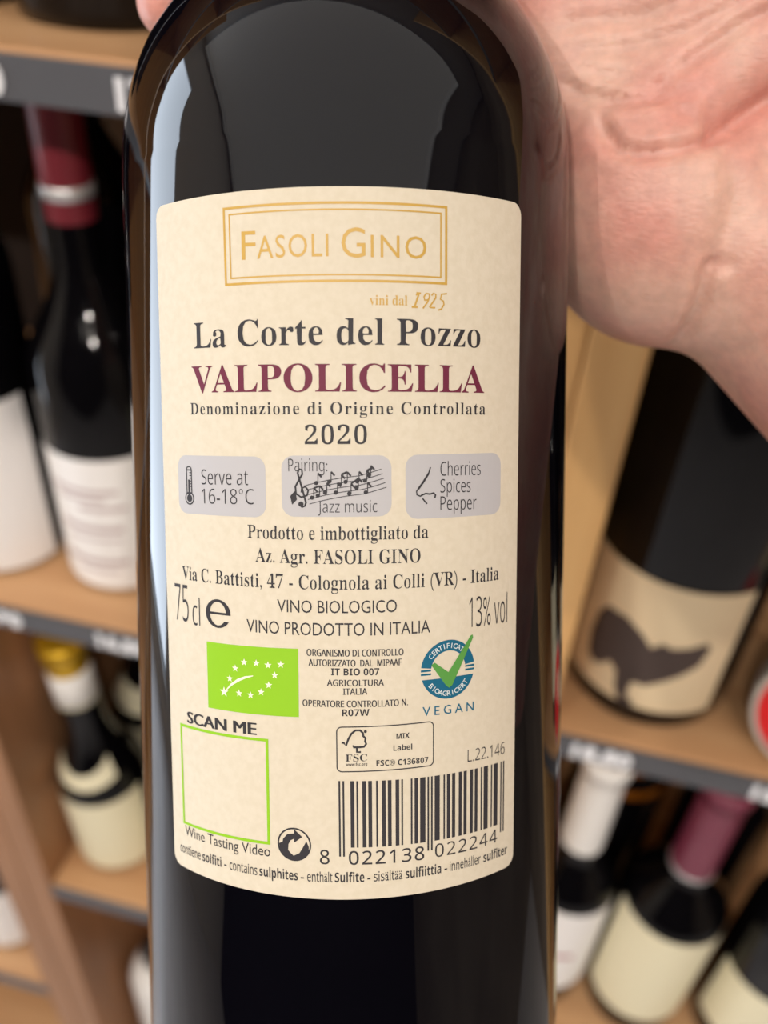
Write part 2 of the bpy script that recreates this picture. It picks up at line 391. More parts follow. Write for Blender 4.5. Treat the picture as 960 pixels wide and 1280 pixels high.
# local (x right, y away, z up) -> fit frame (x, y down, z away)
A = np.array([[1, 0, 0], [0, 0, -1], [0, 1, 0.]])
Rl = W @ Rf @ A; tl = W @ tf + CAM
BASE = -.108
def frame_matrix(Rm, t):
    m = Matrix.Identity(4)
    for i in range(3):
        for j in range(3): m[i][j] = Rm[i, j]
        m[i][3] = t[i]
    return m
hero = empty('wine_bottle', (0, 0, 0), 'dark wine bottle held in the hand, cream back label reading VALPOLICELLA', 'bottle')
hero.matrix_world = frame_matrix(Rl, tl + Rl @ np.array([0, 0, BASE]))
HP = [(0, -.092), (.012, -.094), (.022, -.100), (.030, -.1065), (.0335, -.108), (.0362, -.1072), (.0374, -.104), (.0375, -.098), (.0375, -.04), (.0375, .02), (.0375, .050), (.03745, .056), (.0372, .0615), (.0365, .0665), (.0352, .0712), (.0333, .0757), (.0308, .0800), (.0279, .0842), (.0249, .0886), (.0220, .0934), (.0194, .0988), (.0174, .1050),
      (.0160, .112), (.0151, .120), (.0145, .130), (.0141, .145), (.0140, .170), (.0160, .170), (.0160, .178), (.0145, .180), (.0145, .188), (.010, .190), (0, .190)]
def refine(pr_, i0, i1, n=5):
    out = pr_[:i0]
    for i in range(i0, i1):
        p0, p1, p2, p3 = (np.array(pr_[q]) for q in (i-1, i, i+1, i+2))
        for k in range(n):
            t = k/n
            out.append(tuple(.5*(2*p1+(p2-p0)*t+(2*p0-5*p1+4*p2-p3)*t*t+(3*p1-p0-3*p2+p3)*t**3)))
    return out+pr_[i1:]
HP = refine(HP, 9, 26)
def hero_r(z):
    for (ra, za), (rb, zb) in zip(HP[4:], HP[5:]):
        if za <= z <= zb and zb > za: return ra+(rb-ra)*(z-za)/(zb-za)
    return .0145
gb = link('glass_body', lathe_mesh([(r, z-BASE) for r, z in HP], 160), M['glass_hero'], hero, smooth=True)
cp = link('capsule', lathe_mesh([(.0146, .115-BASE), (.0146, .171-BASE), (.0166, .171-BASE), (.0166, .1785-BASE), (.0152, .1805-BASE), (.0152, .1895-BASE), (0, .1905-BASE)], 48), M['burgundy'], hero, smooth=True)
RL = RS+.00010
MM = .001
def wrap(u, v, off): a = u*MM/RS; r = RL+off; return Vector((r*math.sin(a), -r*math.cos(a), v*MM-BASE))
def cut_and_wrap(bm, off, step=1.0):
    us = [v.co.x for v in bm.verts]; u = math.floor(min(us)/step)*step
    while u < max(us):
        if u > min(us):
            bmesh.ops.bisect_plane(bm, geom=bm.verts[:]+bm.edges[:]+bm.faces[:], plane_co=(u, 0, 0), plane_no=(1, 0, 0))
        u += step
    bmesh.ops.triangulate(bm, faces=bm.faces[:])
    for f in bm.faces:
        if f.normal.z < 0: f.normal_flip()
    for v in bm.verts: v.co = wrap(v.co.x, v.co.y, off+v.co.z*.001)
def pr(name, polys, m, off=3e-5, parent=None):
    """flat print: list of polygons in label millimetres"""
    bm = bmesh.new()
    for p in polys:
        try: bm.faces.new([bm.verts.new((a, b, 0)) for a, b in p])
        except ValueError: pass
    cut_and_wrap(bm, off)
    me = bpy.data.meshes.new('print'); bm.to_mesh(me); bm.free()
    return link(name, me, m, parent or label)
def rrect(u0, v0, u1, v1, r=1, n=5):
    p = []
    for cx, cy, a in ((u1-r, v1-r, 0), (u0+r, v1-r, 90), (u0+r, v0+r, 180), (u1-r, v0+r, 270)):
        for k in range(n+1):
            t = math.radians(a+90*k/n); p.append((cx+r*math.cos(t), cy+r*math.sin(t)))
    return p
def stroke(pts, w, closed=False, taper=False):
    """quads along a polyline"""
    out = []; n = len(pts)
    def nor(i):
        a = pts[(i-1) % n] if closed or i > 0 else pts[i]; b = pts[(i+1) % n] if closed or i < n-1 else pts[i]
        dx, dy = b[0]-a[0], b[1]-a[1]; l = math.hypot(dx, dy) or 1; return -dy/l, dx/l
    ww = (lambda i: w) if not taper else (lambda i: w*max(.15, math.sin(PI*(i+.4)/(n-.2))))
    L_ = [(pts[i][0]+nor(i)[0]*ww(i)/2, pts[i][1]+nor(i)[1]*ww(i)/2) for i in range(n)]
    R_ = [(pts[i][0]-nor(i)[0]*ww(i)/2, pts[i][1]-nor(i)[1]*ww(i)/2) for i in range(n)]
    for i in range(n if closed else n-1):
        j = (i+1) % n; out.append([L_[i], R_[i], R_[j], L_[j]])
    return out
def rect_stroke(c, w):
    """mitred frame through four corners (tl, tr, br, bl)"""
    cx = sum(p[0] for p in c)/4; cy = sum(p[1] for p in c)/4
    def sh(p, s): return (p[0]+s*w/2*(1 if p[0] > cx else -1), p[1]+s*w/2*(1 if p[1] > cy else -1))
    o = [sh(p, 1) for p in c]; i = [sh(p, -1) for p in c]
    return [[o[k], o[(k+1) % 4], i[(k+1) % 4], i[k]] for k in range(4)]
def circ(cx, cy, r, n=32, a0=0, a1=360):
    return [(cx+r*math.cos(math.radians(a0+(a1-a0)*k/n)), cy+r*math.sin(math.radians(a0+(a1-a0)*k/n))) for k in range(n+(0 if abs(a1-a0) == 360 else 1))]

# label sheet (a thin wrapped paper with rounded corners and its own edge)
def label_sheet():
    u0, u1, v0, v1 = -29.88, 28.26, -51.98, 47.12
    # the sides lean by the fitted twist
    bm = bmesh.new()
    p = rrect(u0, v0, u1, v1, 1.8, 8)
    bm.faces.new([bm.verts.new((a+.00326*b, b, 0)) for a, b in p])
    u = math.floor(u0)
    while u < u1:
        bmesh.ops.bisect_plane(bm, geom=bm.verts[:]+bm.edges[:]+bm.faces[:], plane_co=(u, 0, 0), plane_no=(1, 0, 0)); u += 1
    r = bmesh.ops.extrude_face_region(bm, geom=bm.faces[:])
    top = [e for e in r['geom'] if isinstance(e, bmesh.types.BMVert)]
    ts = set(top)
    for v in bm.verts:
        v.co = wrap(v.co.x, v.co.y, 0 if v in ts else -9e-5)
    bmesh.ops.recalc_face_normals(bm, faces=bm.faces[:])
    me = bpy.data.meshes.new('label'); bm.to_mesh(me); bm.free()
    return link('back_label', me, M['paper'], hero)
label = label_sheet()

TEXTS = []
def serif(s):
    o = ''
    for ch in s:
        if 'A' <= ch <= 'Z': o += chr(0x1D400+ord(ch)-65)
        elif 'a' <= ch <= 'z': o += chr(0x1D41A+ord(ch)-97)
        elif '0' <= ch <= '9': o += chr(0x1D7CE+ord(ch)-48)
        else: o += ch
    return o
def noto(s, bold=False):
    o = ''
    U, l, d = (0x1D5D4, 0x1D5EE, 0x1D7EC) if bold else (0x1D5A0, 0x1D5BA, 0x1D7E2)
    for ch in s:
        if 'A' <= ch <= 'Z': o += chr(U+ord(ch)-65)
        elif 'a' <= ch <= 'z': o += chr(l+ord(ch)-97)
        elif '0' <= ch <= '9': o += chr(d+ord(ch)-48)
        else: o += ch
    return o
def text(s, u0, u1, v, cap, m='ink', kind='sans', thin=0, fat=0, v1=None, ref='H', sp=1.0, off=3e-5, name='lettering', shear=0, dup=0):
    """one printed line: ink from u0 to u1 millimetres, baseline at v (v1 at its right end), capitals cap high"""
    TEXTS.append(dict(s=s, u0=u0, u1=u1, v=v, v1=v if v1 is None else v1, cap=cap, m=m, kind=kind, thin=thin, fat=fat, sp=sp, off=off, name=name, shear=shear, dup=dup))
CAPH = {'sans': None, 'serif': None}
def flush_texts():
    obs = []
    def mk(body, fat=0, sp=1, res=3, shear=0):
        c = bpy.data.curves.new('t', 'FONT'); c.body = body; c.offset = fat; c.space_character = sp; c.resolution_u = res; c.shear = shear
        o = bpy.data.objects.new('t', c); COL.objects.link(o); return o
    refs = {'sans': mk('H'), 'serif': mk(serif('H')), 'noto': mk(noto('H')), 'notobold': mk(noto('H', True))}
    for T in TEXTS:
        T['o'] = mk({'serif': serif, 'noto': noto, 'notobold': lambda q: noto(q, True)}.get(T['kind'], lambda q: q)(T['s']), T['fat'], T['sp'], 3 if T['cap'] > 1.5 else 2, T['shear'])
    bpy.context.view_layer.update()
    dg = bpy.context.evaluated_depsgraph_get(); dg.update()
    for k, o in refs.items():
        me = bpy.data.meshes.new_from_object(o.evaluated_get(dg)); CAPH[k] = max(v.co.y for v in me.vertices); bpy.data.objects.remove(o)
    for T in TEXTS:
        me = bpy.data.meshes.new_from_object(T['o'].evaluated_get(dg)); bpy.data.objects.remove(T['o'])
        bm = bmesh.new(); bm.from_mesh(me); bpy.data.meshes.remove(me)
        bmesh.ops.remove_doubles(bm, verts=bm.verts[:], dist=1e-5)
        if T['thin']:
            mv = {}
            for v in bm.verts:
                n = Vector((0, 0))
                for e in v.link_edges:
                    if len(e.link_faces) == 1:
                        d = e.other_vert(v).co-v.co; L_ = d.length
                        if L_ < 1e-7: continue
                        p = Vector((d.y, -d.x)).normalized(); fc = e.link_faces[0].calc_center_median()-v.co
                        if p.x*fc.x+p.y*fc.y > 0: p = -p
                        n += p
                if n.length > 1e-4: mv[v] = n.normalized()
            for v, n in mv.items(): v.co.x -= n.x*T['thin']*(1 if abs(n.x) > .93 else abs(n.x)*.35)
        xs = [v.co.x for v in bm.verts]; x0, x1 = min(xs), max(xs); sy = T['cap']/CAPH[T['kind']]
        for v in bm.verts:
            t = (v.co.x-x0)/(x1-x0)
            v.co = Vector((T['u0']+t*(T['u1']-T['u0']), T['v']+(T['v1']-T['v'])*t+v.co.y*sy, 0))
        if T['dup']:
            ds = bmesh.ops.duplicate(bm, geom=bm.verts[:]+bm.edges[:]+bm.faces[:])['geom']
            for g in ds:
                if isinstance(g, bmesh.types.BMVert): g.co.x += T['dup']; g.co.z = .004
            for v in bm.verts: v.co.x -= T['dup']/2
        cut_and_wrap(bm, T['off'])
        me = bpy.data.meshes.new('text'); bm.to_mesh(me); bm.free(); link(T['name'], me, M[T['m']], label)
# --- gold frame and maker's name
pr('gold_frame', rect_stroke([(-16.08, 45.05), (14.92, 45.0), (14.92, 34.88), (-15.98, 34.95)], .34) + rect_stroke([(-15.25, 44.2), (14.12, 44.15), (14.12, 35.68), (-15.15, 35.75)], .22), M['gold_ink'])
text('F', -13.4, -11.3, 38.1, 3.75, 'gold_ink', v1=38.05); text('ASOLI', -11.1, -1.26, 38.1, 2.95, 'gold_ink', sp=1.1)
text('G', .45, 3.65, 37.95, 3.85, 'gold_ink'); text('INO', 4.35, 12.0, 38.0, 2.9, 'gold_ink', sp=1.15)
text('vini dal', 4.14, 9.31, 31.75, 1.3, 'gold_ink', 'serif', thin=.008, v1=31.78)
# slender italic year
def it(pts): return stroke(pts, .26)
yr = []
yr += it([(10.3, 31.6), (10.95, 33.45), (10.5, 33.2)]) + it([(9.9, 31.6), (10.75, 31.6)]) + it([(10.55, 33.45), (11.2, 33.45)])
yr += stroke([(12.3, 32.6), (11.75, 32.55), (11.65, 33.0), (11.95, 33.45), (12.4, 33.4), (12.45, 33.0), (12.15, 32.3), (11.5, 31.45)], .22)
yr += stroke([(12.75, 33.2), (13.0, 33.5), (13.4, 33.4), (13.35, 32.9), (12.45, 31.65), (12.6, 31.6), (13.3, 31.6)], .22)
yr += stroke([(15.05, 33.55), (14.25, 33.45), (14.05, 32.75), (14.5, 32.55), (14.6, 32.1), (14.2, 31.45), (13.7, 31.3)], .22)
pr('year_numerals', yr, M['gold_ink'])
text('La Corte del Pozzo', -21.88, 20.52, 26.6, 3.5, 'ink', 'serif', thin=.012, v1=26.45)
text('VALPOLICELLA', -22.52, 21.24, 20.4, 3.7, 'wine_ink', 'serif', v1=20.15)
text('Denominazione di Origine Controllata', -22.98, 21.48, 17.35, 1.62, 'ink', 'serif', thin=.014, sp=1.12, v1=17.12)
text('2020', -4.81, 3.66, 13.2, 2.5, 'ink', 'serif', thin=.02, sp=1.06)
# --- three grey panels
pr('grey_panel', [rrect(-26.05, 3.05, -10.5, 11.5, 1.7)], M['grey_ink'], 2e-5)
pr('grey_panel', [rrect(-8.15, 3.25, 7.0, 11.65, 1.7)], M['grey_ink'], 2e-5)
pr('grey_panel', [rrect(8.98, 2.75, 24.5, 11.65, 1.7)], M['grey_ink'], 2e-5)
O2 = 5e-5
text('Serve at', -21.15, -13.14, 7.4, 2.15, v1=7.5, off=O2, kind='noto', fat=-0.008); text('16-18°C', -21.2, -12.3, 4.65, 2.15, v1=4.85, off=O2, kind='noto', fat=-0.008)
th_ = rect_stroke([(-24.15, 9.4), (-23.15, 9.4), (-23.15, 6.0), (-24.15, 6.0)], .2)
pr('thermometer_symbol', th_ + stroke(circ(-23.65, 9.4, .5, 8, 0, 180), .2) + [circ(-23.65, 5.3, .55, 16)] + stroke(circ(-23.65, 5.3, .85, 20), .2, True) + stroke([(-23.65, 5.4), (-23.65, 8.0)], .42)
   + [s_ for k in range(6) for s_ in stroke([(-23.6, 7.0+.4*k), (-23.2, 7.0+.4*k)], .13)], M['ink'], O2)
text('Pairing:', -7.15, -1.74, 9.5, 1.75, off=O2, kind='noto', fat=-0.008); text('Jazz music', -3.13, 5.0, 3.85, 1.65, off=O2, kind='noto', fat=-0.008)
mus = []
def staff(k, t):       # k: line 0..4, t: 0..1 along
    u = -5.0+t*10.6+k*.18; v = 9.0-.62*k+(-1.5*(1-t)**2.2 if True else 0)+1.5*max(0, t-.68)**1.3*2.2-.25*t*(1-t)
    return u, v
for k in range(5):
    mus += stroke([staff(k, q/16) for q in range(17)], .11)
def note(u, v, up=1, tail=True, w=.13):
    o = [circ(u, v, .3, 10)]
    o += stroke([(u+.25*up, v), (u+.25*up, v+1.35*up)], w)
    if tail: o += stroke([(u+.25*up, v+1.35*up), (u+.75*up, v+.8*up)], .26)
    return o
for a_ in ((-3.3, 7.9, 1), (-1.5, 8.1, 1), (-.1, 7.7, 1), (.7, 8.05, 1), (2.3, 8.1, 1), (3.35, 8.2, 1), (-2.1, 6.6, 1), (-.65, 6.6, 1), (1.2, 6.45, 1), (3.45, 6.6, 1), (2.2, 7.2, 1), (-3.9, 5.9, 1), (-3.1, 6.2, 1), (3.9, 8.9, 1)):
    mus += note(*a_)
mus += stroke([(.15, 9.05), (.95, 9.4)], .3) + stroke([(-3.65, 7.2), (-2.85, 7.5)], .25) + stroke([(1.45, 7.8), (2.45, 8.5)], .25) + stroke([(3.6, 9.5), (4.3, 9.9)], .35)
pr('music_staff', mus, M['ink'], O2)
clef = [(-5.0, 4.75), (-5.35, 5.0), (-5.2, 5.35), (-4.85, 5.3), (-4.75, 4.9), (-4.95, 4.5), (-5.0, 6.0), (-5.25, 8.4), (-5.35, 9.3), (-5.75, 9.65), (-6.0, 9.2), (-5.9, 8.6), (-5.2, 7.8), (-4.9, 7.0)]
clef = [(-5.6, 4.9), (-5.3, 4.6), (-4.9, 4.75), (-4.75, 5.2), (-5.0, 6.2), (-5.55, 8.2), (-5.85, 9.3), (-5.6, 9.85), (-5.25, 9.7), (-5.2, 9.1), (-5.7, 8.3), (-6.2, 7.4), (-6.1, 6.4), (-5.4, 5.95), (-4.6, 6.2), (-4.4, 6.9), (-4.8, 7.4), (-5.3, 7.2), (-5.35, 6.6)]
pr('treble_clef', stroke(clef, .27) + [circ(-5.45, 5.0, .38, 12)] + [[(-6.95, 6.1), (-6.2, 6.9), (-6.0, 5.6), (-6.7, 4.9)]], M['ink'], O2)
pr('nose_symbol', stroke([(12.6, 9.9), (12.3, 9.0), (11.7, 8.0), (11.0, 7.2), (10.55, 6.6), (10.6, 6.1), (11.1, 5.9), (11.6, 6.15)], .2) + stroke([(11.4, 5.6), (11.9, 5.0), (12.1, 4.8)], .2) + stroke([(11.2, 6.0), (11.9, 6.25), (12.5, 6.15), (13.1, 6.3), (13.35, 6.0), (13.25, 5.6)], .24) + stroke([(12.3, 9.0), (11.5, 7.8), (10.8, 6.9)], .3), M['ink'], O2)
text('Cherries', 14.09, 20.69, 8.65, 1.95, off=O2, v1=8.55, kind='noto', fat=-0.008); text('Spices', 14.09, 18.96, 6.3, 1.9, off=O2, v1=6.2, kind='noto', fat=-0.008); text('Pepper', 14.1, 19.98, 3.85, 1.95, off=O2, v1=3.7, kind='noto', fat=-0.008)
# --- address block
text('Prodotto e imbottigliato da', -13.41, 12.28, .12, 1.85, 'ink', 'serif', thin=.016, v1=.02)
text('Az. Agr. FASOLI GINO', -12.26, 11.12, -3.2, 1.95, 'ink', 'serif', thin=.016, v1=-3.35)
text('Via C. Battisti, 47 - Colognola ai Colli (VR) - Italia', -25.81, 24.28, -6.75, 1.95, 'ink', 'serif', thin=.018, v1=-6.95)
text('75', -27.75, -24.6, -13.15, 5.6, kind='noto', fat=-0.008); text('cl', -23.75, -22.18, -13.4, 4.0, kind='noto', fat=-0.008)
text('13%', 18.85, 22.75, -13.4, 4.45, v1=-13.5, kind='noto', fat=-0.008); text('vol', 23.45, 26.15, -13.5, 4.35, v1=-13.6, kind='noto', fat=-0.008)
# estimated sign
cx, cy = -18.75, -11.15
es = []
def ell(rx, ry, a0, a1, n=28): return [(cx+rx*math.cos(math.radians(a0+(a1-a0)*k/n)), cy+ry*math.sin(math.radians(a0+(a1-a0)*k/n))) for k in range(n+1)]
oo, ii = ell(2.25, 2.1, 0, 328), ell(1.45, 1.72, 0, 322)
es += [[oo[k], ii[k], ii[k+1], oo[k+1]] for k in range(28)] + [[(cx-1.6, cy+.2), (cx-1.6, cy-.14), (cx+2.24, cy-.14), (cx+2.24, cy+.2)]]
pr('estimated_sign', es, M['ink'])
text('VINO BIOLOGICO', -9.1, 7.7, -10.15, 1.75, v1=-10.2); text('VINO PRODOTTO IN ITALIA', -13.86, 12.56, -13.3, 1.8, v1=-13.45)
# --- organic leaf
pr('green_panel', [[(-20.99, -15.5), (-6.15, -15.3), (-6.2, -25.15), (-21.0, -25.4)]], M['green_ink'], 2e-5)
def star(cx, cy, r=.62):
    return [(cx+(r if k % 2 == 0 else r*.4)*math.sin(k*PI/5), cy+(r if k % 2 == 0 else r*.4)*math.cos(k*PI/5)) for k in range(10)]
st = [(-17.94, -22.56), (-15.35, -22.45), (-13.47, -22.5), (-11.8, -21.9), (-10.6, -20.78), (-9.66, -19.28), (-8.73, -17.67), (-10.65, -17.9), (-12.46, -17.75), (-14.4, -17.8), (-15.9, -18.84), (-16.87, -20.45)]
pr('leaf_stars', [star(a, b, .58 if k else .8) for k, (a, b) in enumerate(st)] + stroke([(-17.6, -22.3), (-16.6, -21.3), (-15.4, -20.5), (-14.3, -20.0), (-13.0, -19.65)], .42, taper=True), M['cream_ink'], O2)
text('ORGANISMO DI CONTROLLO', -4.94, 8.6, -16.25, .98, v1=-16.42, kind='noto', dup=.06); text('AUTORIZZATO  DAL  MIPAAF', -4.7, 8.33, -17.66, .95, v1=-17.85, kind='noto', dup=.06)
text('IT BIO 007', -1.56, 5.16, -18.98, 1.0, v1=-19.08, kind='notobold', fat=0); text('AGRICOLTURA', -2.13, 5.78, -20.5, .9, v1=-20.62, kind='noto', dup=.06)
text('ITALIA', .09, 3.45, -21.8, .92, kind='noto', dup=.06); text('OPERATORE CONTROLLATO N.', -5.63, 9.23, -23.5, .95, v1=-23.7, kind='noto', dup=.06); text('R07W', -.09, 3.74, -24.87, .98, kind='notobold', fat=0)
# --- vegan seal
vx, vy, vr = 15.45, -19.1, 4.3
def arcband(r0, r1, a0, a1, n=24):
    return [[(vx+r_*math.cos(math.radians(a)), vy+r_*math.sin(math.radians(a))) for r_, a in ((r0, A_), (r1, A_), (r1, B_), (r0, B_))] for A_, B_ in ((a0+(a1-a0)*k/n, a0+(a1-a0)*(k+1)/n) for k in range(n))]
seal = arcband(2.75, vr, 8, 172) + [circ(vx, vy, vr, 32, 196, 344)]
for s_ in (-1, 1):
    for q in (.12, -.42):
        seal.append([(vx+s_*2.75, vy+q+.14), (vx+s_*4.3, vy+q+.14), (vx+s_*4.3, vy+q-.14), (vx+s_*2.75, vy+q-.14)])
pr('seal_ring', seal, M['teal_ink'], 3e-5)
pr('seal_check', [[(12.7, -18.2), (13.25, -17.9), (15.4, -19.5), (19.05, -14.6), (19.4, -14.45), (19.5, -14.9), (16.0, -21.5), (15.5, -21.8), (15.0, -21.4)]], M['check_green'], 8e-5)
def arc_text(s, r, a0, a1, hgt, flip, m):
    polys = []
    n = len(s); TEX = []
    for k, ch in enumerate(s):
        a = math.radians(a0+(a1-a0)*k/(n-1)); TEX.append((ch, a))
    obs = []
    for ch, a in TEX:
        c = bpy.data.curves.new('t', 'FONT'); c.body = ch; c.resolution_u = 2; c.align_x = 'CENTER'; c.offset = .01
        o = bpy.data.objects.new('t', c); COL.objects.link(o); obs.append(o)
    bpy.context.view_layer.update(); dg = bpy.context.evaluated_depsgraph_get(); bm = bmesh.new()
    for (ch, a), o in zip(TEX, obs):
        me = bpy.data.meshes.new_from_object(o.evaluated_get(dg)); bpy.data.objects.remove(o)
        sc_ = hgt/.7; ph = a-PI/2 if not flip else a+PI/2; rr = r
        for v in me.vertices:
            x, y = v.co.x*sc_, v.co.y*sc_
            v.co = Vector((vx+rr*math.cos(a)+x*math.cos(ph)-y*math.sin(ph), vy+rr*math.sin(a)+x*math.sin(ph)+y*math.cos(ph), 0))
        bm.from_mesh(me); bpy.data.meshes.remove(me)
    cut_and_wrap(bm, 6e-5); me = bpy.data.meshes.new('text'); bm.to_mesh(me); bm.free(); link('seal_lettering', me, m, label)
arc_text('CERTIFICATO', 3.1, 142, 42, .75, False, M['pale_ink'])
arc_text('BIOAGRICERT', 3.85, 218, 322, .75, True, M['pale_ink'])
text('VEGAN', 11.4, 19.71, -25.5, 1.3, 'teal_ink', sp=1.5, v1=-25.8, fat=.006)
# --- scan frame (its code is left out)
for q in (-.12, -.04, .04, .12): text('SCAN ME', -25.52+q, -12.73+q, -28.6, 1.75, fat=0, v1=-28.3, off=3e-5+q*2e-5)
pr('green_frame', rect_stroke([(-27.2, -29.25), (-11.05, -28.9), (-11.05, -44.25), (-27.1, -44.65)], .42), M['green_ink'])
text('Wine Tasting Video', -26.89, -10.86, -46.6, 1.6, v1=-46.25)
# --- recycling disc
rc = (-7.2, -43.98); RR = 2.5
yy = [circ(*rc, RR, 40)]
pr('recycling_symbol', stroke(circ(*rc, RR-.12, 40), .24, True)
   + [[(rc[0]+a*RR, rc[1]+b*RR) for a, b in p] for p in (
       [(-.72, -.10), (-.66, .28), (-.40, .58), (0, .66), (0, .92), (.48, .48), (0, .10), (0, .34), (-.22, .22), (-.34, -.02), (-.36, -.34)],
       [(.86, -.1), (.84, -.42), (.6, -.72), (.2, -.9), (-.1, -.94), (-.1, -.7), (0, -.66), (.3, -.5), (.46, -.24), (.72, .25)],
       [(-.9, .0), (-.86, -.4), (-.6, -.76), (-.25, -.96), (0, -.98), (0, -.72), (-.25, -.5), (-.42, -.28), (-.36, .05), (-.7, .1)])], M['ink'])
# --- timber certificate box
bx = rrect(-.88, -32.95, 13.07, -26.45, .7, 5)
pr('certificate_frame', stroke(bx, .16, True), M['ink'])
tree = [(-.2, -28.7), (.15, -28.75), (.4, -29.15), (.75, -28.2), (1.2, -27.4), (1.75, -26.95), (2.4, -26.95), (2.8, -27.35), (2.85, -27.8), (3.15, -28.1), (3.1, -28.6), (3.25, -28.95), (2.95, -29.35), (2.3, -29.4), (1.5, -29.4), (1.4, -29.1)]
pr('tree_symbol', stroke(tree, .3) + stroke([(1.95, -29.3), (1.95, -30.1), (2.5, -30.1)], .32) + [circ(3.15, -27.15, .22, 10)], M['ink'])
text('FSC', .34, 3.38, -31.45, 1.0, 'ink', 'serif'); text('www.fsc.org', .34, 3.38, -32.1, .42, kind='notobold', fat=0)
text('MIX', 7.55, 9.46, -28.5, .8, kind='notobold', fat=0); text('Label', 7.11, 9.86, -30.2, .8, kind='notobold', fat=0); text('FSC® C136807', 4.67, 12.28, -32.25, .85, v1=-32.45, kind='notobold', fat=0)
text('L.22.146', 18.69, 25.85, -33.45, 1.85, v1=-33.75, kind='noto', fat=-0.006)
# --- bar code 8 022138 022244
LC = ['0001101', '0011001', '0010011', '0111101', '0100011', '0110001', '0101111', '0111011', '0110111', '0001011']
GC = [''.join('1' if c == '0' else '0' for c in x)[::-1] for x in LC]; RC = [''.join('1' if c == '0' else '0' for c in x) for x in LC]
par = {8: 'LGLGGL'}[8]
left_, right_ = '022138', '022244'
bits = '101'+''.join((LC if par[k] == 'L' else GC)[int(c)] for k, c in enumerate(left_))+'01010'+''.join(RC[int(c)] for c in right_)+'101'
b0, b1 = -.71, 25.83; bars = []; k = 0; mw_ = (b1-b0)/95
while k < 95:
    if bits[k] == '1':
        j = k
        while j < 95 and bits[j] == '1': j += 1
        t = k/95; long_ = k < 3 or 45 <= k < 50 or k >= 92
        top_ = -34.3-.55*t; bot_ = (-45.5 if long_ else -44.15)-.4*t
        bars.append([(b0+k*mw_, top_), (b0+j*mw_-.02, top_), (b0+j*mw_-.02, bot_), (b0+k*mw_, bot_)]); k = j
    else: k += 1
pr('barcode', bars, M['ink'])
text('8', -3.48, -2.1, -46.65, 2.1, kind='noto', fat=0.006); text('022138', .65, 11.65, -46.7, 2.0, sp=1.15, v1=-46.9, kind='noto', fat=0.006); text('022244', 13.34, 24.41, -46.9, 2.0, sp=1.15, v1=-47.2, kind='noto')
for s, a, b, bold in (('contiene', -28.3, -23.45, 0), ('solfiti', -23.05, -19.25, 1), ('-', -18.73, -18.28, 0), ('contains', -17.73, -13.0, 0), ('sulphites', -12.66, -6.72, 1), ('-', -6.31, -5.84, 0), ('enthält', -5.36, -1.7, 0), ('Sulfite', -1.37, 2.85, 1),
                      ('-', 3.27, 3.73, 0), ('sisältää', 4.19, 8.39, 0), ('sulfiittia', 8.83, 14.31, 1), ('-', 14.83, 15.29, 0), ('innehåller', 15.72, 21.14, 0), ('sulfiter', 21.68, 26.59, 1)):
    dv = lambda u: -49.35-.45*abs(u/27)**2*(1 if u > 0 else .6)
    text(s, a, b, dv(a), 1.45, fat=0 if bold else .006, v1=dv(b), kind='notobold' if bold else 'noto')
flush_texts()

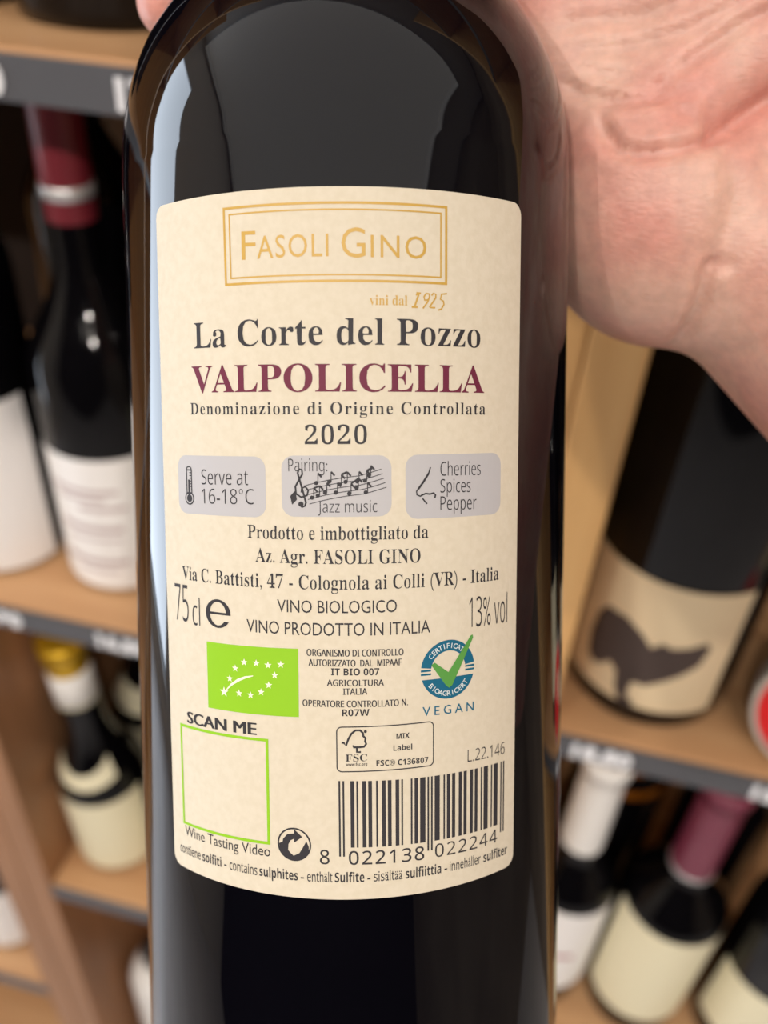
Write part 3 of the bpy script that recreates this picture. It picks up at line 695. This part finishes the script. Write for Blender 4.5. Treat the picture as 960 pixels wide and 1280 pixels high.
# ---------------------------------------------------------------- the hand
def build_hand():
    h = .0010
    lo = np.array([-.062, -.085, -.075]); hi = np.array([.185, .080, .185])
    n = np.ceil((hi-lo)/h).astype(int)
    F = np.full(n, .02, np.float32)
    ax = [lo[i]+h*np.arange(n[i]) for i in range(3)]
    def sub(c0, c1):
        i0 = np.clip(np.floor((c0-lo)/h).astype(int), 0, n-1); i1 = np.clip(np.ceil((c1-lo)/h).astype(int)+1, 1, n)
        sl = tuple(slice(a, b) for a, b in zip(i0, i1))
        X, Y, Z = np.meshgrid(*[ax[i][sl[i]].astype(np.float32) for i in range(3)], indexing='ij', sparse=True)
        return sl, X, Y, Z
    def blend(sl, d, k):
        a = F[sl]; hh = np.clip(.5+.5*(a-d)/k, 0, 1)
        F[sl] = a*(1-hh)+d*hh-k*hh*(1-hh)
    def cone(a, b, ra, rb, k=.006):
        a = np.array(a, float); b = np.array(b, float); R = max(ra, rb)+k*1.6
        if any(np.minimum(a, b)-R > hi) or any(np.maximum(a, b)+R < lo): return
        sl, X, Y, Z = sub(np.minimum(a, b)-R, np.maximum(a, b)+R)
        d = b-a; L2 = d.dot(d)
        t = np.clip(((X-a[0])*d[0]+(Y-a[1])*d[1]+(Z-a[2])*d[2])/L2, 0, 1)
        q = np.sqrt((X-a[0]-t*d[0])**2+(Y-a[1]-t*d[1])**2+(Z-a[2]-t*d[2])**2)-(ra+(rb-ra)*t)
        blend(sl, q.astype(np.float32), k)
    def ellip(c, r, k=.008, rot=0):
        c = np.array(c); R = max(r)+k*1.6
        sl, X, Y, Z = sub(c-R, c+R)
        ca, sa = math.cos(rot), math.sin(rot); x = X-c[0]; z = Z-c[2]
        x, z = x*ca+z*sa, -x*sa+z*ca; y = Y-c[1]
        k0 = np.sqrt((x/r[0])**2+(y/r[1])**2+(z/r[2])**2); k1 = np.sqrt((x/r[0]**2)**2+(y/r[1]**2)**2+(z/r[2]**2)**2)+1e-6
        blend(sl, (k0*(k0-1)/k1).astype(np.float32), k)
    def pol(phi, z, extra):
        r = hero_r(z)+extra; a = math.radians(phi); return (r*math.cos(a), r*math.sin(a), z)
    # forearm
    cone((.0855, .010, .0440), (.185, -.025, -.0700), .0255, .0320, .006)
    cone((.090, .010, .080), (.215, -.010, -.020), .0270, .0340, .012)
    # heel of the hand: little-finger side below, thumb side above
    ellip((.0580, .0120, .0560), (.0240, .0225, .0265), .006, .25)
    ellip((.0700, .0100, .0940), (.0310, .0230, .0330), .012, .35)
    # metacarpals round the back of the glass
    ends = [(.084, .0105), (.094, .0112), (.112, .0115), (.128, .0112)]
    starts = [.060, .070, .082, .094]
    for (ze, rr), zs in zip(ends, starts):
        pts = []
        for q, ph in enumerate((18, 48, 78, 104)):
            z = zs+(ze-zs)*q/3; e = rr+max(0, .0300-hero_r(z))*.8+.001
            pts.append(pol(ph, z, e))
        for a, b in zip(pts, pts[1:]): cone(a, b, rr+.002, rr+.001, .009)
    # fingers
    def finger(pts, rad, k=.0035):
        for (a, b, ra, rb) in zip(pts, pts[1:], rad, rad[1:]): cone(a, b, ra, rb, k)
    finger([pol(104, .084, .0115), pol(138, .097, .0140), pol(161, .099, .0130), (-.0302, .0040, .0885)], [.0090, .0080, .0072, .0064])
    finger([pol(104, .094, .023), pol(140, .102, .0165), pol(180, .110, .0125), pol(222, .114, .0095)], [.0098, .0088, .0082, .0072])
    finger([pol(104, .112, .024), pol(140, .121, .0165), pol(185, .129, .0120), pol(238, .133, .0100)], [.0100, .0090, .0084, .0074])
    finger([pol(104, .128, .024), pol(140, .138, .0160), pol(185, .146, .0120), pol(235, .150, .0098)], [.0098, .0087, .0080, .0072])
    # thumb, leaving the side of the palm and crossing the front of the neck
    finger([(.070, -.002, .110), (.052, -.016, .134), (.030, -.0265, .152), (.006, -.0265, .162)], [.0150, .0118, .0108, .0090], .008)
    # the glass presses into the skin
    zz = ax[2]; rb = np.array([hero_r(z) if z > -.1 else .0375 for z in zz], np.float32)
    rr = np.sqrt((ax[0][:, None]**2+ax[1][None, :]**2)).astype(np.float32)
    D = (rb[None, None, :]+.0002)-rr[:, :, None]
    F[:] = np.maximum(F, D)
    # close the sleeve end at the grid edge
    F[0] = F[-1] = .01; F[:, 0] = F[:, -1] = .01; F[:, :, 0] = F[:, :, -1] = .01
    # surface nets
    S = F < 0
    c = S[:-1, :-1, :-1].astype(np.int8)
    for (i, j, k_) in ((1, 0, 0), (0, 1, 0), (0, 0, 1), (1, 1, 0), (1, 0, 1), (0, 1, 1), (1, 1, 1)):
        c = c+S[i:n[0]-1+i, j:n[1]-1+j, k_:n[2]-1+k_]
    act = (c > 0) & (c < 8); idx = np.full(act.shape, -1, np.int64); I = np.argwhere(act); idx[act] = np.arange(len(I))
    P = np.zeros((len(I), 3)); cnt = np.zeros(len(I))
    corners = [(i, j, k_) for i in (0, 1) for j in (0, 1) for k_ in (0, 1)]
    for a in corners:
        for d in range(3):
            if a[d] == 0:
                b = list(a); b[d] = 1
                fa = F[I[:, 0]+a[0], I[:, 1]+a[1], I[:, 2]+a[2]]; fb = F[I[:, 0]+b[0], I[:, 1]+b[1], I[:, 2]+b[2]]
                m = (fa < 0) != (fb < 0); t = np.where(m, fa/np.where(m, fa-fb, 1), 0)
                p = np.array(a, float)[None, :]+np.outer(t, np.eye(3)[d]); P[m] += p[m]; cnt[m] += 1
    P = lo+h*(I+P/cnt[:, None])
    quads = []
    for d in range(3):
        e1, e2 = [x for x in range(3) if x != d]
        sl0 = [slice(1, -1)]*3; sl1 = [slice(1, -1)]*3; sl0[d] = slice(0, -1); sl1[d] = slice(1, None)
        A_ = S[tuple(sl0)]; B_ = S[tuple(sl1)]
        ch = np.argwhere(A_ != B_); off = np.array([1, 1, 1]); off[d] = 0; g = ch+off
        inside = A_[tuple(ch.T)]
        def at(o1, o2):
            q = g.copy(); q[:, e1] -= o1; q[:, e2] -= o2; return idx[q[:, 0], q[:, 1], q[:, 2]]
        Q = np.stack([at(1, 1), at(0, 1), at(0, 0), at(1, 0)], 1)
        flip = ~inside if d != 1 else inside
        Q[flip] = Q[flip][:, ::-1]; quads.append(Q)
    Q = np.concatenate(quads); Q = Q[(Q >= 0).all(1)]
    # smoothing
    E = np.concatenate([Q[:, [0, 1]], Q[:, [1, 2]], Q[:, [2, 3]], Q[:, [3, 0]]])
    def smooth(P, it, f):
        for _ in range(it):
            s = np.zeros_like(P); c_ = np.zeros(len(P))
            for x in range(3): s[:, x] = np.bincount(E[:, 0], P[E[:, 1], x], len(P))+np.bincount(E[:, 1], P[E[:, 0], x], len(P))
            c_ = np.bincount(E[:, 0], minlength=len(P))+np.bincount(E[:, 1], minlength=len(P))
            P = P+f*(s/np.maximum(c_, 1)[:, None]-P)
        return P
    P = smooth(P, 6, .5)
    def normals(P):
        a = P[Q[:, 2]]-P[Q[:, 0]]; b = P[Q[:, 3]]-P[Q[:, 1]]; nn = np.cross(a, b); N_ = np.zeros_like(P)
        for k in range(4):
            for x in range(3): N_[:, x] += np.bincount(Q[:, k], nn[:, x], len(P))
        return N_/np.maximum(np.linalg.norm(N_, axis=1), 1e-12)[:, None]
    N_ = normals(P)
    # palm creases and folds: polylines in the plane of the palm (x, z in mm), depth and width in mm
    def lens(px, py): s_ = .150/1111; return ((px-480)*s_*1000+5.9, (640-py)*s_*1000)
    folds = [
        ([(705, 92), (735, 116), (770, 128), (812, 131), (848, 128)], .7, 1.1),
        ([(716, 80), (760, 96), (800, 112), (830, 122)], .35, .9),
        ([(800, 124), (835, 105), (858, 88), (900, 60), (950, 40)], .45, 1.1),
        ([(750, 140), (753, 165), (768, 190), (792, 200), (830, 199), (870, 188), (905, 165), (945, 138), (975, 120)], .8, 1.1),
        ([(860, 172), (895, 168), (930, 148), (965, 130)], 1.3, 3.2),
        ([(795, 125), (835, 150), (862, 165)], .25, .8),
        ([(888, 196), (900, 240), (905, 275), (893, 305), (885, 322)], .4, 2.0),
        ([(885, 318), (884, 350), (882, 385), (876, 425), (868, 450)], 1.0, 1.2),
        ([(700, 30), (740, 28), (790, 34), (850, 22), (960, -10)], .35, 1.2),
        ([(720, 60), (780, 66), (850, 58), (950, 10)], .3, 1.0),
        ([(905, 455), (925, 440), (955, 425)], .3, 1.0), ([(885, 322), (900, 335), (912, 325)], .5, .9),
    ]
    bul = [((800, 290), 26, -.4), ((905, 300), 10, -.3)]
    front = np.clip(-N_[:, 1]*2.0, 0, 1)*(P[:, 0] > .02)
    X2 = P[:, [0, 2]]*1000
    disp = np.zeros(len(P))
    for pts, dep, w in folds:
        pl = np.array([lens(*q) for q in pts]); best = np.full(len(P), 1e9); tt = np.zeros(len(P)); seg = len(pl)-1
        for s_ in range(seg):
            a, b = pl[s_], pl[s_+1]; d = b-a; t = np.clip(((X2-a)@d)/(d@d), 0, 1); q = np.linalg.norm(X2-a-t[:, None]*d, axis=1)
            m = q < best; best[m] = q[m]; tt[m] = (s_+t[m])/seg
        fade = np.clip(np.minimum(tt, 1-tt)*7+.15, 0, 1)
        disp += -1.8*dep*fade*np.exp(-(best/w)**2)+.38*dep*fade*np.exp(-((best-2.2*w)/(1.2*w))**2)
    P = P+N_*(disp*front*.001)[:, None]
    me = bpy.data.meshes.new('hand'); me.from_pydata(P.tolist(), [], Q.tolist()); me.update()
    return me
hand = link('hand', build_hand(), M['skin'], smooth=True)
hand.matrix_world = frame_matrix(Rl, tl)
tag(hand, "bare right hand of a person gripping the bottle's neck from behind, palm in view", 'hand')

# ---------------------------------------------------------------- ceiling lamps and the added fill panel
for k, (lx, ly) in enumerate(SPOTS):
    t = empty('spot_lamp', (lx, ly, ZC), 'small round spot lamp in the shop ceiling, ' + ('nearest the tall window', 'second from the tall window', 'third from the tall window', 'farthest from the tall window')[k], 'lamp', 'spot lamps in the shop ceiling')
    link('housing', lathe_mesh([(.030, 0), (.045, 0), (.045, -.055), (.040, -.06), (.038, -.055), (.038, -.01), (0, -.01)], 32), M['frame_white'], t, smooth=True)
t = empty('added_fill_panel', (FILL_PANEL[0], FILL_PANEL[1], ZC), 'wide fill panel added under the ceiling for the sheen on the glass, out of view', 'lamp')  # rim of the added fill light, no known lamp
a_, b_ = FILL_PANEL[2]/2, FILL_PANEL[3]/2
for q in ((-a_-.03, a_+.03, -b_-.03, -b_), (-a_-.03, a_+.03, b_, b_+.03), (-a_-.03, -a_, -b_, b_), (a_, a_+.03, -b_, b_)):
    link('frame', box_mesh(*q, -.07, 0, .003), M['frame_white'], t)
